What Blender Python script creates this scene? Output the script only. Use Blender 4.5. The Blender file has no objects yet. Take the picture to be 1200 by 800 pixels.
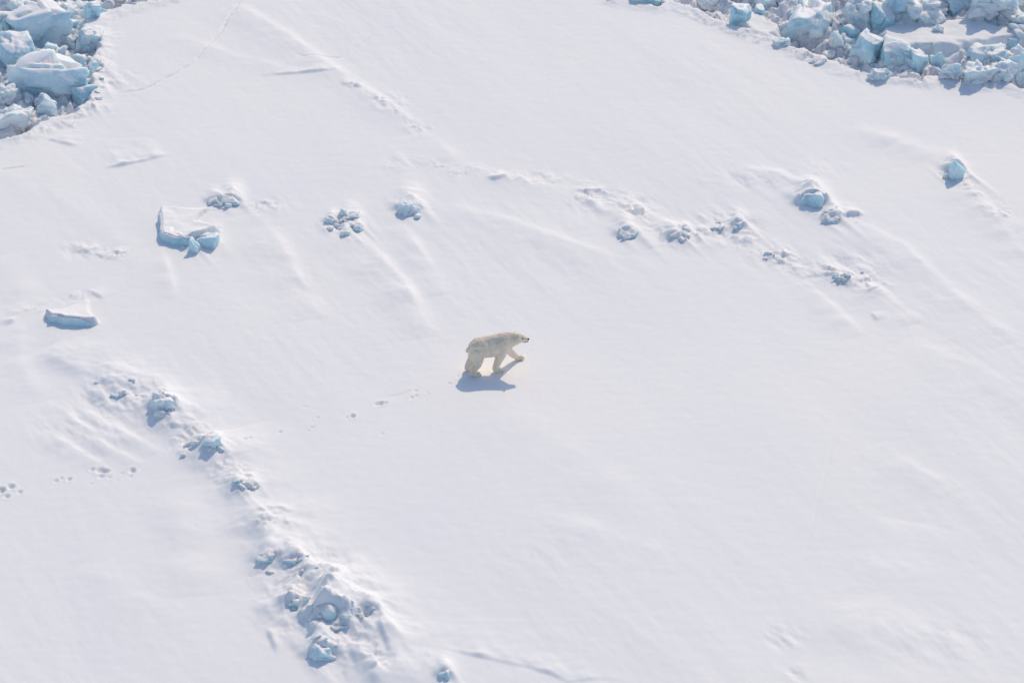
import bpy, bmesh, math, random
import numpy as np
from mathutils import Vector, Matrix
R = math.radians
S = bpy.context.scene
C = S.collection

# ------------------------------------------------------------------ camera, sky, sun, exposure
DEP = R(30.0)            # how far below the horizon the camera looks
DIST = 121.0
cam_d = bpy.data.cameras.new('camera'); cam = bpy.data.objects.new('camera', cam_d); C.objects.link(cam)
cam_d.lens = 120.0; cam_d.sensor_width = 36.0; cam_d.clip_start = 1.0; cam_d.clip_end = 20000.0
cam.location = (0.0, -DIST * math.cos(DEP), DIST * math.sin(DEP))
cam.rotation_euler = (math.pi / 2 - DEP, 0, 0)
S.camera = cam

SUN_EL, SUN_AZ = 42.5, 21.0   # azimuth clockwise from +Y (the sun stands behind the bear, a little to the right)
w = bpy.data.worlds.new('World'); S.world = w; w.use_nodes = True
nt = w.node_tree; nt.nodes.clear()
sky = nt.nodes.new('ShaderNodeTexSky'); sky.sky_type = 'NISHITA'; sky.sun_disc = False
sky.sun_elevation = R(SUN_EL); sky.sun_rotation = R(SUN_AZ)
sky.air_density = 1.0; sky.dust_density = 0.8; sky.ozone_density = 1.0
bg = nt.nodes.new('ShaderNodeBackground'); bg.inputs['Strength'].default_value = 0.15
wo = nt.nodes.new('ShaderNodeOutputWorld')
nt.links.new(sky.outputs[0], bg.inputs[0]); nt.links.new(bg.outputs[0], wo.inputs[0])
sd = bpy.data.lights.new('sun', 'SUN'); sd.energy = 2.35; sd.angle = R(0.55); sd.color = (1.0, 0.82, 0.585)
so = bpy.data.objects.new('sun', sd); C.objects.link(so)
sun_dir = Vector((math.sin(R(SUN_AZ)) * math.cos(R(SUN_EL)), math.cos(R(SUN_AZ)) * math.cos(R(SUN_EL)), math.sin(R(SUN_EL))))
so.rotation_euler = sun_dir.to_track_quat('Z', 'Y').to_euler(); so.location = sun_dir * 50
S.view_settings.view_transform = 'Standard'; S.view_settings.look = 'None'
S.view_settings.exposure = 0.0; S.view_settings.gamma = 1.0
S.cycles.max_bounces = 8

# ------------------------------------------------------------------ photo pixel -> point of the place
cp = np.array(cam.location); fw = np.array([0, math.cos(DEP), -math.sin(DEP)]); up = np.array([0, math.sin(DEP), math.cos(DEP)])
def at(px, py, z=0.0):
    tx = (px - 600) / 1200 * 36 / 120; ty = -(py - 400) / 1200 * 36 / 120
    d = fw + np.array([tx, 0, 0]) + up * ty
    t = (z - cp[2]) / d[2]
    return cp + d * t
def mpp(px, py):
    p = at(px, py); return float(np.dot(p - cp, fw)) * 36 / 120 / 1200      # metres per photo pixel there

# ------------------------------------------------------------------ noise (numpy gradient noise)
def _h(ix, iy, iz, seed):
    n = (ix.astype(np.int64) * 374761393 + iy.astype(np.int64) * 668265263 + iz.astype(np.int64) * 2147483647 + seed * 974634777) & 0xffffffff
    n = ((n ^ (n >> 13)) * 1274126177) & 0xffffffff
    n = ((n ^ (n >> 15)) * 2246822519) & 0xffffffff
    return (n ^ (n >> 16)) & 0xffffffff
def pn2(x, y, seed=0):
    ix = np.floor(x); iy = np.floor(y); fx = x - ix; fy = y - iy
    u = fx * fx * fx * (fx * (fx * 6 - 15) + 10); v = fy * fy * fy * (fy * (fy * 6 - 15) + 10)
    z = np.zeros_like(ix)
    def g(dx, dy):
        a = _h(ix + dx, iy + dy, z, seed) * (2 * math.pi / 4294967296.0)
        return np.cos(a) * (fx - dx) + np.sin(a) * (fy - dy)
    a = g(0, 0); b = g(1, 0); c = g(0, 1); d = g(1, 1)
    return (a + (b - a) * u + (c - a) * v + (a - b - c + d) * u * v) * 1.4
def fbm2(x, y, seed=0, o=4, gain=0.5):
    s = 0; a = 1.0; f = 1.0
    for k in range(o):
        s = s + a * pn2(x * f + 17.3 * k, y * f - 9.1 * k, seed + k); a *= gain; f *= 2.03
    return s
def vn3(p, seed=0):
    i = np.floor(p); f = p - i; f = f * f * (3 - 2 * f); r = 0
    for dx in (0, 1):
        for dy in (0, 1):
            for dz in (0, 1):
                wgt = (f[:, 0] if dx else 1 - f[:, 0]) * (f[:, 1] if dy else 1 - f[:, 1]) * (f[:, 2] if dz else 1 - f[:, 2])
                r = r + wgt * (_h(i[:, 0] + dx, i[:, 1] + dy, i[:, 2] + dz, seed) / 4294967296.0)
    return r * 2 - 1
def fbm3(p, seed=0, o=4, gain=0.5):
    s = 0; a = 1.0
    for k in range(o):
        s = s + a * vn3(p * (2.07 ** k) + 31.7 * k, seed + k); a *= gain
    return s
def sst(a, b, x):
    t = np.clip((x - a) / (b - a), 0, 1); return t * t * (3 - 2 * t)

# ------------------------------------------------------------------ object helpers
def tag(o, label=None, cat=None, group=None, kind=None):
    if label: o['label'] = label
    if cat: o['category'] = cat
    if group: o['group'] = group
    if kind: o['kind'] = kind
    return o
def mesh_obj(name, v, f, mat, parent=None, smooth=True):
    me = bpy.data.meshes.new(name)
    v = np.asarray(v, dtype=np.float32); f = np.asarray(f, dtype=np.int32)
    me.vertices.add(len(v)); me.vertices.foreach_set('co', v.ravel())
    me.loops.add(f.size); me.loops.foreach_set('vertex_index', f.ravel())
    me.polygons.add(len(f)); me.polygons.foreach_set('loop_start', np.arange(0, f.size, f.shape[1], dtype=np.int32))
    me.update(calc_edges=True)
    if smooth: me.polygons.foreach_set('use_smooth', np.ones(len(f), dtype=bool))
    me.validate()
    o = bpy.data.objects.new(name, me); C.objects.link(o); me.materials.append(mat); o.parent = parent
    return o

# ------------------------------------------------------------------ materials
def newmat(name):
    m = bpy.data.materials.new(name); m.use_nodes = True
    n = m.node_tree; n.nodes.clear()
    out = n.nodes.new('ShaderNodeOutputMaterial'); b = n.nodes.new('ShaderNodeBsdfPrincipled')
    n.links.new(b.outputs[0], out.inputs[0]); return m, n, b
def noise_node(n, scale, detail=4, rough=0.55, vec=None):
    t = n.nodes.new('ShaderNodeTexNoise'); t.inputs['Scale'].default_value = scale
    t.inputs['Detail'].default_value = detail; t.inputs['Roughness'].default_value = rough
    if vec is not None: n.links.new(vec, t.inputs['Vector'])
    return t
def ramp(n, src, stops):
    r = n.nodes.new('ShaderNodeValToRGB'); n.links.new(src, r.inputs[0])
    e = r.color_ramp.elements
    e[0].position, e[0].color = stops[0][0], stops[0][1]; e[1].position, e[1].color = stops[-1][0], stops[-1][1]
    for p, c in stops[1:-1]:
        k = e.new(p); k.color = c
    return r
SNOW = (0.85, 0.85, 0.87, 1)
def snow_material():
    m, n, b = newmat('wind packed snow')
    tc = n.nodes.new('ShaderNodeTexCoord')
    mp = n.nodes.new('ShaderNodeMapping'); n.links.new(tc.outputs['Object'], mp.inputs[0])
    big = noise_node(n, 0.12, 3, 0.5, mp.outputs[0])
    cr = ramp(n, big.outputs[0], [(0.3, (0.835, 0.84, 0.855, 1)), (0.7, (0.87, 0.862, 0.855, 1))])
    n.links.new(cr.outputs[0], b.inputs['Base Color'])
    b.inputs['Roughness'].default_value = 0.75; b.inputs['Specular IOR Level'].default_value = 0.25
    mp2 = n.nodes.new('ShaderNodeMapping'); mp2.inputs['Rotation'].default_value = (0, 0, R(-62)); mp2.inputs['Scale'].default_value = (0.35, 1.0, 1.0)
    mp2.vector_type = 'TEXTURE'; mp2.inputs['Scale'].default_value = (2.6, 1.0, 1.0)
    n.links.new(tc.outputs['Object'], mp2.inputs[0])
    f1 = noise_node(n, 2.2, 6, 0.6, mp2.outputs[0]); f2 = noise_node(n, 14.0, 4, 0.6, tc.outputs['Object'])
    b1 = n.nodes.new('ShaderNodeBump'); b1.inputs['Strength'].default_value = 0.05; b1.inputs['Distance'].default_value = 0.05
    b2 = n.nodes.new('ShaderNodeBump'); b2.inputs['Strength'].default_value = 0.16; b2.inputs['Distance'].default_value = 0.02
    n.links.new(f1.outputs[0], b1.inputs['Height']); n.links.new(f2.outputs[0], b2.inputs['Height'])
    n.links.new(b1.outputs[0], b2.inputs['Normal']); n.links.new(b2.outputs[0], b.inputs['Normal'])
    return m
def ice_material(name, dark, mid, pale, cover=0.62, sss=0.6, bump=0.35):
    """ glacier-blue broken sea ice with snow lying on what faces up """
    m, n, b = newmat(name)
    tc = n.nodes.new('ShaderNodeTexCoord'); geo = n.nodes.new('ShaderNodeNewGeometry')
    pos = geo.outputs['Position']
    t = noise_node(n, 0.9, 5, 0.6, pos)
    cr = ramp(n, t.outputs[0], [(0.3, dark), (0.5, mid), (0.72, pale)])
    fine = noise_node(n, 6.0, 6, 0.65, pos)
    frost = ramp(n, fine.outputs[0], [(0.47, (0, 0, 0, 1)), (0.72, (0.75, 0.75, 0.75, 1))])
    mf = n.nodes.new('ShaderNodeMix'); mf.data_type = 'RGBA'
    n.links.new(frost.outputs[0], mf.inputs[0]); n.links.new(cr.outputs[0], mf.inputs[6]); mf.inputs[7].default_value = (0.8, 0.84, 0.87, 1)
    # snow cover by slope, edge broken up by noise
    sep = n.nodes.new('ShaderNodeSeparateXYZ'); n.links.new(geo.outputs['Normal'], sep.inputs[0])
    nn = noise_node(n, 3.5, 5, 0.6, pos)
    ad = n.nodes.new('ShaderNodeMath'); ad.operation = 'MULTIPLY_ADD'; n.links.new(nn.outputs[0], ad.inputs[0]); ad.inputs[1].default_value = 0.7; n.links.new(sep.outputs[2], ad.inputs[2])
    cv = n.nodes.new('ShaderNodeMapRange'); n.links.new(ad.outputs[0], cv.inputs[0])
    cv.inputs[1].default_value = cover + 0.33; cv.inputs[2].default_value = cover + 0.47
    mx = n.nodes.new('ShaderNodeMix'); mx.data_type = 'RGBA'
    n.links.new(cv.outputs[0], mx.inputs[0]); n.links.new(mf.outputs[2], mx.inputs[6]); mx.inputs[7].default_value = SNOW
    n.links.new(mx.outputs[2], b.inputs['Base Color'])
    b.inputs['Roughness'].default_value = 0.5; b.inputs['Specular IOR Level'].default_value = 0.3
    if sss:
        b.inputs['Subsurface Weight'].default_value = sss
        b.inputs['Subsurface Radius'].default_value = (0.25, 0.75, 1.0); b.inputs['Subsurface Scale'].default_value = 0.35
    bn = noise_node(n, 5.0, 7, 0.65, pos)
    bp = n.nodes.new('ShaderNodeBump'); bp.inputs['Strength'].default_value = bump; bp.inputs['Distance'].default_value = 0.12
    n.links.new(bn.outputs[0], bp.inputs['Height']); n.links.new(bp.outputs[0], b.inputs['Normal'])
    return m
M_SNOW = snow_material()
M_ICE = ice_material('blue sea ice', (0.40, 0.62, 0.74, 1), (0.62, 0.79, 0.87, 1), (0.82, 0.89, 0.92, 1))
M_TEAL = ice_material('teal sea ice', (0.28, 0.54, 0.63, 1), (0.50, 0.74, 0.82, 1), (0.74, 0.87, 0.91, 1), cover=0.6)
M_CRUMB = ice_material('crumbled snowy ice', (0.56, 0.70, 0.78, 1), (0.74, 0.81, 0.86, 1), (0.84, 0.87, 0.9, 1), cover=0.36, bump=0.6)

M_RUBBLE = ice_material('snow packed rubble', (0.60, 0.73, 0.80, 1), (0.76, 0.83, 0.87, 1), (0.85, 0.87, 0.89, 1), cover=0.3, sss=0, bump=0.7)
M_PLATE = ice_material('plate ice', (0.36, 0.62, 0.75, 1), (0.52, 0.76, 0.86, 1), (0.70, 0.86, 0.91, 1), cover=.55, sss=0, bump=.25)
M_CRUST = ice_material('frosted crust', (0.68, 0.76, 0.81, 1), (0.80, 0.84, 0.87, 1), (0.85, 0.86, 0.88, 1), cover=0.3, sss=.35, bump=0.5)
# ------------------------------------------------------------------ where things are (photo pixels, read off the picture)
ZTL = [(-60, 185), (0, 165), (30, 158), (50, 147), (68, 141), (85, 135), (100, 124), (107, 112), (110, 98), (104, 88), (118, 80), (108, 70), (120, 52), (122, 44), (98, 36), (104, 26), (122, 17), (150, 9), (200, -1), (230, -30), (-120, -40)]
ZTR = [(700, -20), (722, 0), (745, 3), (772, 8), (780, -2), (800, 8), (830, 20), (852, 30), (873, 36), (905, 45), (915, 54), (935, 60), (955, 66), (985, 78), (998, 84), (1030, 91), (1058, 92), (1080, 95), (1095, 91), (1122, 95), (1150, 97), (1178, 95), (1192, 102), (1230, 116), (1290, 130), (1290, -60), (760, -60)]
CORR = [(1030, 42), (1048, 36), (1085, 33), (1112, 30), (1150, 33), (1215, 36), (1300, 38), (1300, 62), (1200, 44), (1150, 52), (1110, 56), (1060, 58), (1035, 52)]   # flat snow lane in the ridge
ISLE = [(862, 20), (880, 14), (893, 20), (905, 30), (912, 42), (900, 44), (878, 36), (868, 28)]
def world_poly(P): return np.array([at(x, y)[:2] for x, y in P])

# ------------------------------------------------------------------ height field
DX, DY = 0.05, 0.07
fx_ = np.arange(-25, 25.001, DX); fy_ = np.arange(-24, 38.001, DY)
ext = np.cumsum(0.09 * 1.28 ** np.arange(1, 40)); ext = ext[ext < 6000]
gx = np.concatenate([-25 - ext[::-1], fx_, 25 + ext]); gy = np.concatenate([-24 - ext[::-1], fy_, 38 + ext])
X, Y = np.meshgrid(gx, gy)
near = sst(60, 26, np.abs(X)) * sst(75, 40, np.abs(Y - 5))
wd = np.array([0.46, -0.89]); wn = np.array([0.89, 0.46])      # along / across the wind (drift tails run towards the viewer's right)
U = X * wd[0] + Y * wd[1]; V = X * wn[0] + Y * wn[1]
Z = 0.10 * pn2(X * 0.06, Y * 0.05, 3) + 0.05 * pn2(U * 0.09, V * 0.22, 5)
sas = fbm2(U * 0.16, V * 0.75, 11, 4, 0.5)
mask_s = sst(-0.35, 0.5, pn2(X * 0.08 + 3, Y * 0.07, 21))
Z += near * (0.004 + 0.013 * mask_s) * sas
ripple = 1 - np.abs(fbm2(U * 0.5, V * 1.9, 31, 3, 0.5)) * 1.6
Z += near * 0.004 * mask_s ** 2 * ripple
Z += near * 0.0035 * fbm2(X * 2.5, Y * 2.0, 41, 3, 0.6)

Z += near * 0.0030 * fbm2(X * 0.9, Y * 2.6, 57, 3, 0.55)
def window(x0, x1, y0, y1):
    i0, i1 = np.searchsorted(gx, [x0, x1]); j0, j1 = np.searchsorted(gy, [y0, y1])
    return slice(j0, j1), slice(i0, i1)
def poly_dist(P, closed, pad):
    """distance, signed side (positive = left of travel) and travelled fraction for the grid near a polyline"""
    P = np.asarray(P); sl = window(P[:, 0].min() - pad, P[:, 0].max() + pad, P[:, 1].min() - pad, P[:, 1].max() + pad)
    x, y = X[sl], Y[sl]; best = np.full(x.shape, 1e9); side = np.zeros(x.shape); frac = np.zeros(x.shape)
    Q = np.vstack([P, P[:1]]) if closed else P
    L = np.r_[0, np.cumsum(np.hypot(*np.diff(Q, axis=0).T))]
    for k in range(len(Q) - 1):
        a, b = Q[k], Q[k + 1]; d = b - a; l2 = d @ d + 1e-9
        t = np.clip(((x - a[0]) * d[0] + (y - a[1]) * d[1]) / l2, 0, 1)
        ddx = x - a[0] - t * d[0]; ddy = y - a[1] - t * d[1]; D = np.hypot(ddx, ddy)
        m = D < best; best = np.where(m, D, best)
        side = np.where(m, np.sign(d[0] * ddy - d[1] * ddx), side); frac = np.where(m, (L[k] + t * math.sqrt(l2)) / L[-1], frac)
    return sl, best, side, frac
def inside(P, x, y):
    r = np.zeros(x.shape, bool); n = len(P); j = n - 1
    for i in range(n):
        xi, yi = P[i]; xj, yj = P[j]
        if yi != yj: r ^= ((yi > y) != (yj > y)) & (x < (xj - xi) * (y - yi) / (yj - yi) + xi)
        j = i
    return r
def wob(sl, amp, freq=1.2, seed=7):
    return amp * fbm2(X[sl] * freq, Y[sl] * freq, seed, 3, 0.55)
def px(P): return np.array([at(a, b)[:2] for a, b in P])
def ridge(P, h, wl, wr, seed=1, rough=0.25, cut=True):
    """ rounded wind drift: wl / wr = width on the left / right of travel """
    if h < .18: h *= .8
    sl, d, s, f = poly_dist(px(P), False, 3.0 * max(wl, wr))
    d = np.maximum(0, d + wob(sl, 0.12 * min(wl, wr), 0.9, seed))
    wdt = np.where(s > 0, wl, wr)
    e = np.sin(np.clip(f, 0, 1) * math.pi) ** 0.5
    Z[sl] += h * e * np.exp(-(d / wdt) ** 2) * (1 + rough * fbm2(X[sl] * 0.9, Y[sl] * 0.9, seed + 50, 3)) * (.75 + .6 * pn2(f * 5.3 + seed, f * 0 + .37, seed))
def step(P, h, back, seed=1, drop=0.11, world=False, taper=1.0, g=.8):
    """ a plate edge: snow steps up on the left of travel and eases back down over `back` metres """
    sl, d, s, f = poly_dist(np.array(P)[:, :2] if world else px(P), False, back * 1.6)
    e = sst(0, .32, np.minimum(f, 1 - f) / taper) * (1 + (.08 if world else .5) * fbm2(X[sl] * 1.3, Y[sl] * 1.3, seed, 2)); h = h * g
    Z[sl] += np.where(s > 0, h * e * np.clip(d / drop, 0, 1) * np.exp(-d / back), 0) * (1 + (.04 if world else .3) * wob(sl, 1, 1.3, seed))
def groove(P, h, wid, seed=1):
    sl, d, s, f = poly_dist(px(P), False, wid * 4 + 0.3)
    e = np.clip(np.minimum(f, 1 - f) * 8, 0, 1)
    d = np.abs(d * s + wob(sl, 0.05, 2.5, seed))
    Z[sl] -= h * e * np.exp(-(d / wid) ** 2) * (1 + 0.5 * wob(sl, 1, 2.0, seed + 3))
def patch(cx, cy, rx, ry, amp, seed=1, ang=-30, freq=1.6):
    """ scoured patch with overhanging little edges; px radii """
    c = at(cx, cy); k = mpp(cx, cy); ax = rx * k; ay = ry * k / math.sin(DEP)
    sl = window(c[0] - ax * 1.8, c[0] + ax * 1.8, c[1] - ay * 1.8, c[1] + ay * 1.8)
    x, y = X[sl], Y[sl]; u = (x - c[0]); v = (y - c[1])
    m = np.exp(-((u / ax) ** 2 + (v / ay) ** 2) ** 1.3)
    q = fbm2(U[sl] * freq * 0.30, V[sl] * freq * .8, seed, 3, 0.5)
    terr = np.floor(q * 3) / 3 + sst(0.0, 0.35, (q * 3) % 1.0) / 3           # terraced flakes
    Z[sl] += amp * m * (0.62 * terr + 0.07 * fbm2(x * 3.2, y * 3.0, seed + 9, 3, 0.6))
def mound(cx, cy, wm, hm, tail, seed=1, front=0.25, g=None):
    """ drift packed behind a block: steep towards the viewer, long tail down wind """
    c = ground_at(cx, cy); pad = max(wm, tail) * 2 + 1
    sl = window(c[0] - pad, c[0] + pad, c[1] - pad, c[1] + pad)
    u = X[sl] - c[0]; v = Y[sl] - c[1] - 0.10 - 0.32 * min(wm, 1.2)
    uu = u * wd[0] + v * wd[1]; vv = u * wn[0] + v * wn[1]
    back = np.exp(-(u / (wm * 0.5)) ** 2) * np.where(v > 0, np.exp(-(v / (wm * 1.5)) ** 2), np.exp(-(v / front) ** 2))
    tl = np.exp(-((vv - wm * 0.42) / (wm * 0.22)) ** 2) * np.where(uu > 0, np.exp(-(uu / tail) ** 2), np.exp(-(uu / wm) ** 2))
    tl += 0.8 * np.exp(-((vv + wm * 0.42) / (wm * 0.22)) ** 2) * np.where(uu > 0, np.exp(-(uu / (tail * .7)) ** 2), np.exp(-(uu / wm) ** 2))
    Z[sl] += (hm * back + 0.20 * hm * tl * np.where(back > 0.4, 0.4, 1.0)) * (1 + 0.25 * fbm2(X[sl] * 1.8, Y[sl] * 1.8, seed, 3))

# long soft drifts running down wind
ridge([(8, 300), (30, 350), (70, 400)], .06, .5, .9, 2)
ridge([(0, 200), (70, 235), (150, 290), (190, 350)], .05, .6, .9, 3)
ridge([(275, 5), (335, 42), (392, 82), (450, 120), (492, 152)], .16, .35, 1.0, 4)
ridge([(200, 40), (260, 60), (330, 80)], .05, .3, .8, 5)
ridge([(495, 155), (540, 195), (620, 215), (690, 228)], .08, .4, .9, 6)
ridge([(520, 240), (600, 262), (680, 290), (730, 310)], .10, .35, 1.3, 7)
ridge([(700, 232), (745, 262), (770, 290)], .14, .22, .7, 8)
ridge([(725, 232), (790, 268), (850, 290)], .12, .25, .8, 9)
ridge([(390, 262), (432, 290), (470, 330), (505, 395)], .17, .30, 1.1, 10)
ridge([(470, 262), (495, 300), (520, 345)], .10, .25, .7, 11)
ridge([(300, 250), (335, 300), (372, 372)], .14, .35, 1.2, 12)
ridge([(185, 290), (198, 320), (203, 350)], .12, .18, .5, 13)
ridge([(860, 200), (910, 205), (945, 228)], .10, .3, 1.0, 14)
ridge([(1000, 262), (1060, 292), (1110, 340), (1190, 400)], .14, .35, 1.3, 15)
ridge([(985, 318), (1035, 345), (1075, 378)], .14, .25, .8, 16)
ridge([(940, 330), (975, 360), (1010, 392)], .10, .22, .7, 17)
ridge([(995, 152), (1050, 165), (1105, 188)], .12, .5, .8, 18)
ridge([(1125, 215), (1160, 245), (1200, 270)], .11, .3, 1.0, 19)
ridge([(1150, 240), (1200, 300)], .07, .3, 1.0, 20)
ridge([(1060, 400), (1130, 430), (1200, 470)], .07, .5, 1.5, 23)
ridge([(590, 480), (680, 540), (760, 600)], .05, .6, 1.6, 24)
ridge([(620, 600), (700, 625), (770, 650)], .07, .4, 1.4, 25)
ridge([(1060, 610), (1030, 670), (985, 760), (960, 830)], .16, 1.5, 1.0, 26, 0.1)
ridge([(1030, 520), (1070, 550), (1120, 575)], .06, .3, 1.0, 27)
ridge([(1020, 700), (1080, 740), (1140, 755)], .07, .3, .8, 28)
ridge([(200, 560), (215, 620), (225, 700)], .14, 1.0, .8, 29, 0.1)
ridge([(20, 372), (18, 420), (45, 470)], .10, .5, .8, 30)
ridge([(100, 660), (150, 700), (220, 730)], .04, .5, 1.0, 31)
# the old ridge that runs from the left edge down to the bottom
ridge([(48, 412), (92, 428), (132, 446), (168, 470), (205, 498), (235, 522), (262, 545)], .31, 1.5, .55, 32, .3)
ridge([(235, 515), (275, 560), (315, 625), (335, 665)], .30, 1.6, .9, 33, .25)
ridge([(255, 540), (305, 610), (322, 640)], .14, .25, .4, 34)
ridge([(290, 655), (345, 668), (395, 700), (430, 735), (470, 810)], .30, 1.5, .8, 35, .3)
ridge([(330, 650), (400, 690), (445, 735), (470, 790)], .16, .3, .5, 36, .3)
ridge([(300, 700), (330, 730), (380, 740)], .14, .6, .3, 37)
ridge([(400, 745), (430, 780), (450, 810)], .18, .3, .3, 38)
for k, P in enumerate([[(55, 470), (95, 500), (150, 520)], [(70, 500), (115, 520), (165, 545)], [(95, 480), (140, 505), (185, 530)], [(50, 505), (90, 530), (120, 545)], [(110, 455), (125, 475), (140, 480)]]):
    ridge(P, .10, .2, .45, 40 + k)
patch(140, 460, 46, 22, .26, 3, freq=1.3); patch(110, 500, 60, 30, .10, 4); patch(190, 480, 26, 14, .22, 5, freq=2.4)
patch(240, 526, 34, 14, .20, 6, freq=2.2); patch(285, 572, 22, 14, .12, 7, freq=2.2)
patch(370, 700, 60, 45, .24, 8, freq=1.3); patch(400, 745, 45, 40, .20, 9, freq=1.8); patch(440, 730, 22, 22, .14, 10)
patch(850, 262, 40, 16, .16, 11, freq=2.0); patch(800, 280, 26, 12, .12, 12, freq=2); patch(985, 315, 48, 20, .18, 13, freq=1.7)
patch(905, 298, 30, 14, .14, 14, freq=2.0); patch(885, 212, 60, 16, .09, 15); patch(745, 238, 30, 10, .10, 16, freq=2.2); patch(700, 240, 40, 14, .12, 17)
patch(640, 208, 30, 10, .08, 18, freq=2.2); patch(475, 190, 26, 12, .08, 19, freq=2); patch(400, 265, 26, 12, .12, 20, freq=2.4)
patch(95, 293, 22, 10, .10, 21, freq=2.4); patch(320, 240, 26, 12, .08, 22); patch(960, 200, 40, 14, .05, 23); patch(1120, 205, 24, 14, .12, 24, freq=2.2)
patch(1170, 250, 26, 12, .07, 25); patch(920, 745, 24, 14, .09, 26, freq=2.4); patch(935, 790, 18, 8, .09, 27, freq=2.4); patch(1100, 750, 80, 30, .05, 28)
patch(455, 118, 20, 14, .10, 31, freq=2.4); patch(490, 150, 16, 10, .10, 32, freq=2.4)
patch(130, 95, 34, 14, .10, 33, freq=2.4); patch(110, 128, 22, 8, .12, 34, freq=2.4); patch(640, 660, 60, 20, .03, 35); patch(350, 330, 30, 20, .04, 36)

def cells(x, y, size, seed):
    """ tilted shards: every cell of an irregular mosaic is its own little plane """
    gx_, gy_ = np.floor(x / size), np.floor(y / size); best = np.full(x.shape, 1e9); val = np.zeros(x.shape); z = np.zeros_like(gx_)
    for i in (-1, 0, 1):
        for j in (-1, 0, 1):
            cx, cy = gx_ + i, gy_ + j; h = lambda q: _h(cx, cy, z, seed + q) / 4294967296.0
            qx, qy = (cx + h(0)) * size, (cy + h(1)) * size; dd = (x - qx) ** 2 + (y - qy) ** 2; m = dd < best
            pl = h(2) - .5 + ((x - qx) * (h(3) - .5) + (y - qy) * (h(4) - .5)) * 2.4 / size
            best = np.where(m, dd, best); val = np.where(m, pl, val)
    return val
def jagged(P, amp, wid, seed, size=.5):
    """ broken crust along an old ridge: tilted flakes of snow, thick in places, thin in others """
    sl, d, s, f = poly_dist(px(P), False, wid * 2.5); x, y = X[sl], Y[sl]
    wx, wy = x + .15 * pn2(x * 2.2, y * 2.2, seed), y + .15 * pn2(x * 2.2, y * 2.2, seed + 1)
    m = np.exp(-(d / wid) ** 2) * sst(-.35, .35, pn2(x * .7, y * .6, seed + 2) + .15) * sst(0, .06, np.minimum(f, 1 - f))
    Z[sl] += amp * m * (np.maximum(cells(wx, wy * .8, size, seed), -.15) + .55 * np.maximum(cells(wx, wy * .8, size * .45, seed + 30), -.1))
jagged([(90, 430), (132, 446), (168, 472), (205, 498), (240, 524), (275, 562), (300, 590), (330, 640)], .11, .65, 801)
jagged([(300, 655), (345, 675), (395, 712), (430, 750), (455, 800)], .12, 1.1, 802, .6)
jagged([(330, 700), (360, 730), (375, 775)], .12, .6, 803)
jagged([(660, 226), (715, 230), (760, 258), (800, 278), (860, 272), (905, 298), (960, 318), (1010, 330), (1040, 352)], .12, .6, 804)
jagged([(400, 92), (450, 118), (495, 152)], .10, .25, 805, .4); jagged([(380, 258), (425, 268)], .08, .5, 806, .4); jagged([(240, 242), (330, 240)], .10, .4, 807)
jagged([(90, 292), (150, 300)], .12, .35, 808, .4); jagged([(955, 250), (1010, 258)], .07, .5, 809, .4); jagged([(1095, 205), (1130, 212), (1180, 256)], .10, .4, 810, .4)
jagged([(112, 52), (112, 90), (100, 126), (68, 144), (10, 163)], .13, .5, 811, .5); jagged([(800, 12), (873, 40), (935, 64), (1000, 88), (1100, 96), (1190, 102)], .12, .45, 812, .5)
jagged([(40, 362), (115, 345)], .10, .4, 813, .5); jagged([(450, 188), (600, 208), (660, 214)], .06, .5, 814, .5)

# plate edges and cracks
step([(118, 199), (140, 196), (175, 188), (206, 180)], .13, .8, 50)
step([(52, 163), (72, 169), (90, 173)], .13, .5, 51); step([(92, 173), (103, 162)], .05, .5, 51)
step([(70, 146), (88, 151)], .09, .4, 52)
step([(300, 88), (350, 86), (385, 84), (408, 81)], .10, .5, 53)
step([(666, 224), (690, 226), (715, 223)], .12, .5, 54); step([(712, 232), (722, 240), (745, 256)], .12, .4, 55)
step([(567, 209), (580, 213), (600, 208)], .14, .5, 56)
step([(972, 261), (985, 258), (1018, 252)], .17, .6, 57)
step([(938, 327), (950, 324), (985, 325), (1000, 335)], .15, .5, 58); step([(892, 307), (905, 304), (925, 312)], .13, .4, 59)
step([(480, 757), (535, 765), (575, 773), (620, 782), (645, 790), (665, 799), (700, 795), (740, 797)], .075, .9, 60)
step([(8, 385), (18, 378), (30, 366), (42, 362)], .12, .5, 61)
step([(100, 340), (112, 347), (122, 352)], .06, .4, 62)
step([(308, 735), (316, 752), (322, 770)], .14, .5, 63); step([(437, 735), (450, 760), (458, 778)], .16, .5, 64)
step([(310, 668), (335, 672), (352, 668)], .12, .4, 64); step([(245, 268), (262, 268)], .1, .3, 64)
step([(1018, 365), (1026, 376)], .1, .3, 65); step([(380, 255), (400, 258), (425, 262)], .12, .3, 66)
step([(1165, 248), (1180, 257)], .08, .4, 67); step([(128, 296), (140, 300)], .09, .3, 67)
groove([(288, -6), (270, 16), (258, 36), (240, 56), (228, 70), (205, 85), (168, 104), (130, 110)], .06, .05, 70)
groove([(340, 60), (355, 66), (400, 66), (440, 38)], .03, .05, 71)
groove([(0, 200), (30, 196)], .05, .05, 72)
groove([(985, 490), (965, 560), (940, 660)], .008, .06, 73)

EDGE1 = [at(187, 243, .05), at(186.5, 252, .18), at(188.5, 261, .28), at(187.5, 268, .29), at(190, 274, .3), at(197, 275, .3), at(204, 278, .3), at(212, 278.3, .3), at(218, 280, .3), at(240, 276, .2), at(262, 268, .1)]
EDGE2 = [at(50, 364, .2), at(58, 367.5, .36), at(66, 368, .34), at(75, 371.2, .32), at(84, 371.6, .30), at(96, 375, .22), at(109, 377, .16), at(118, 376, .1)]
step(EDGE1, .36, 1.7, 77, .07, True, .25, 1); step(EDGE2, .36, 1.1, 78, .07, True, .25, 1)
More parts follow.
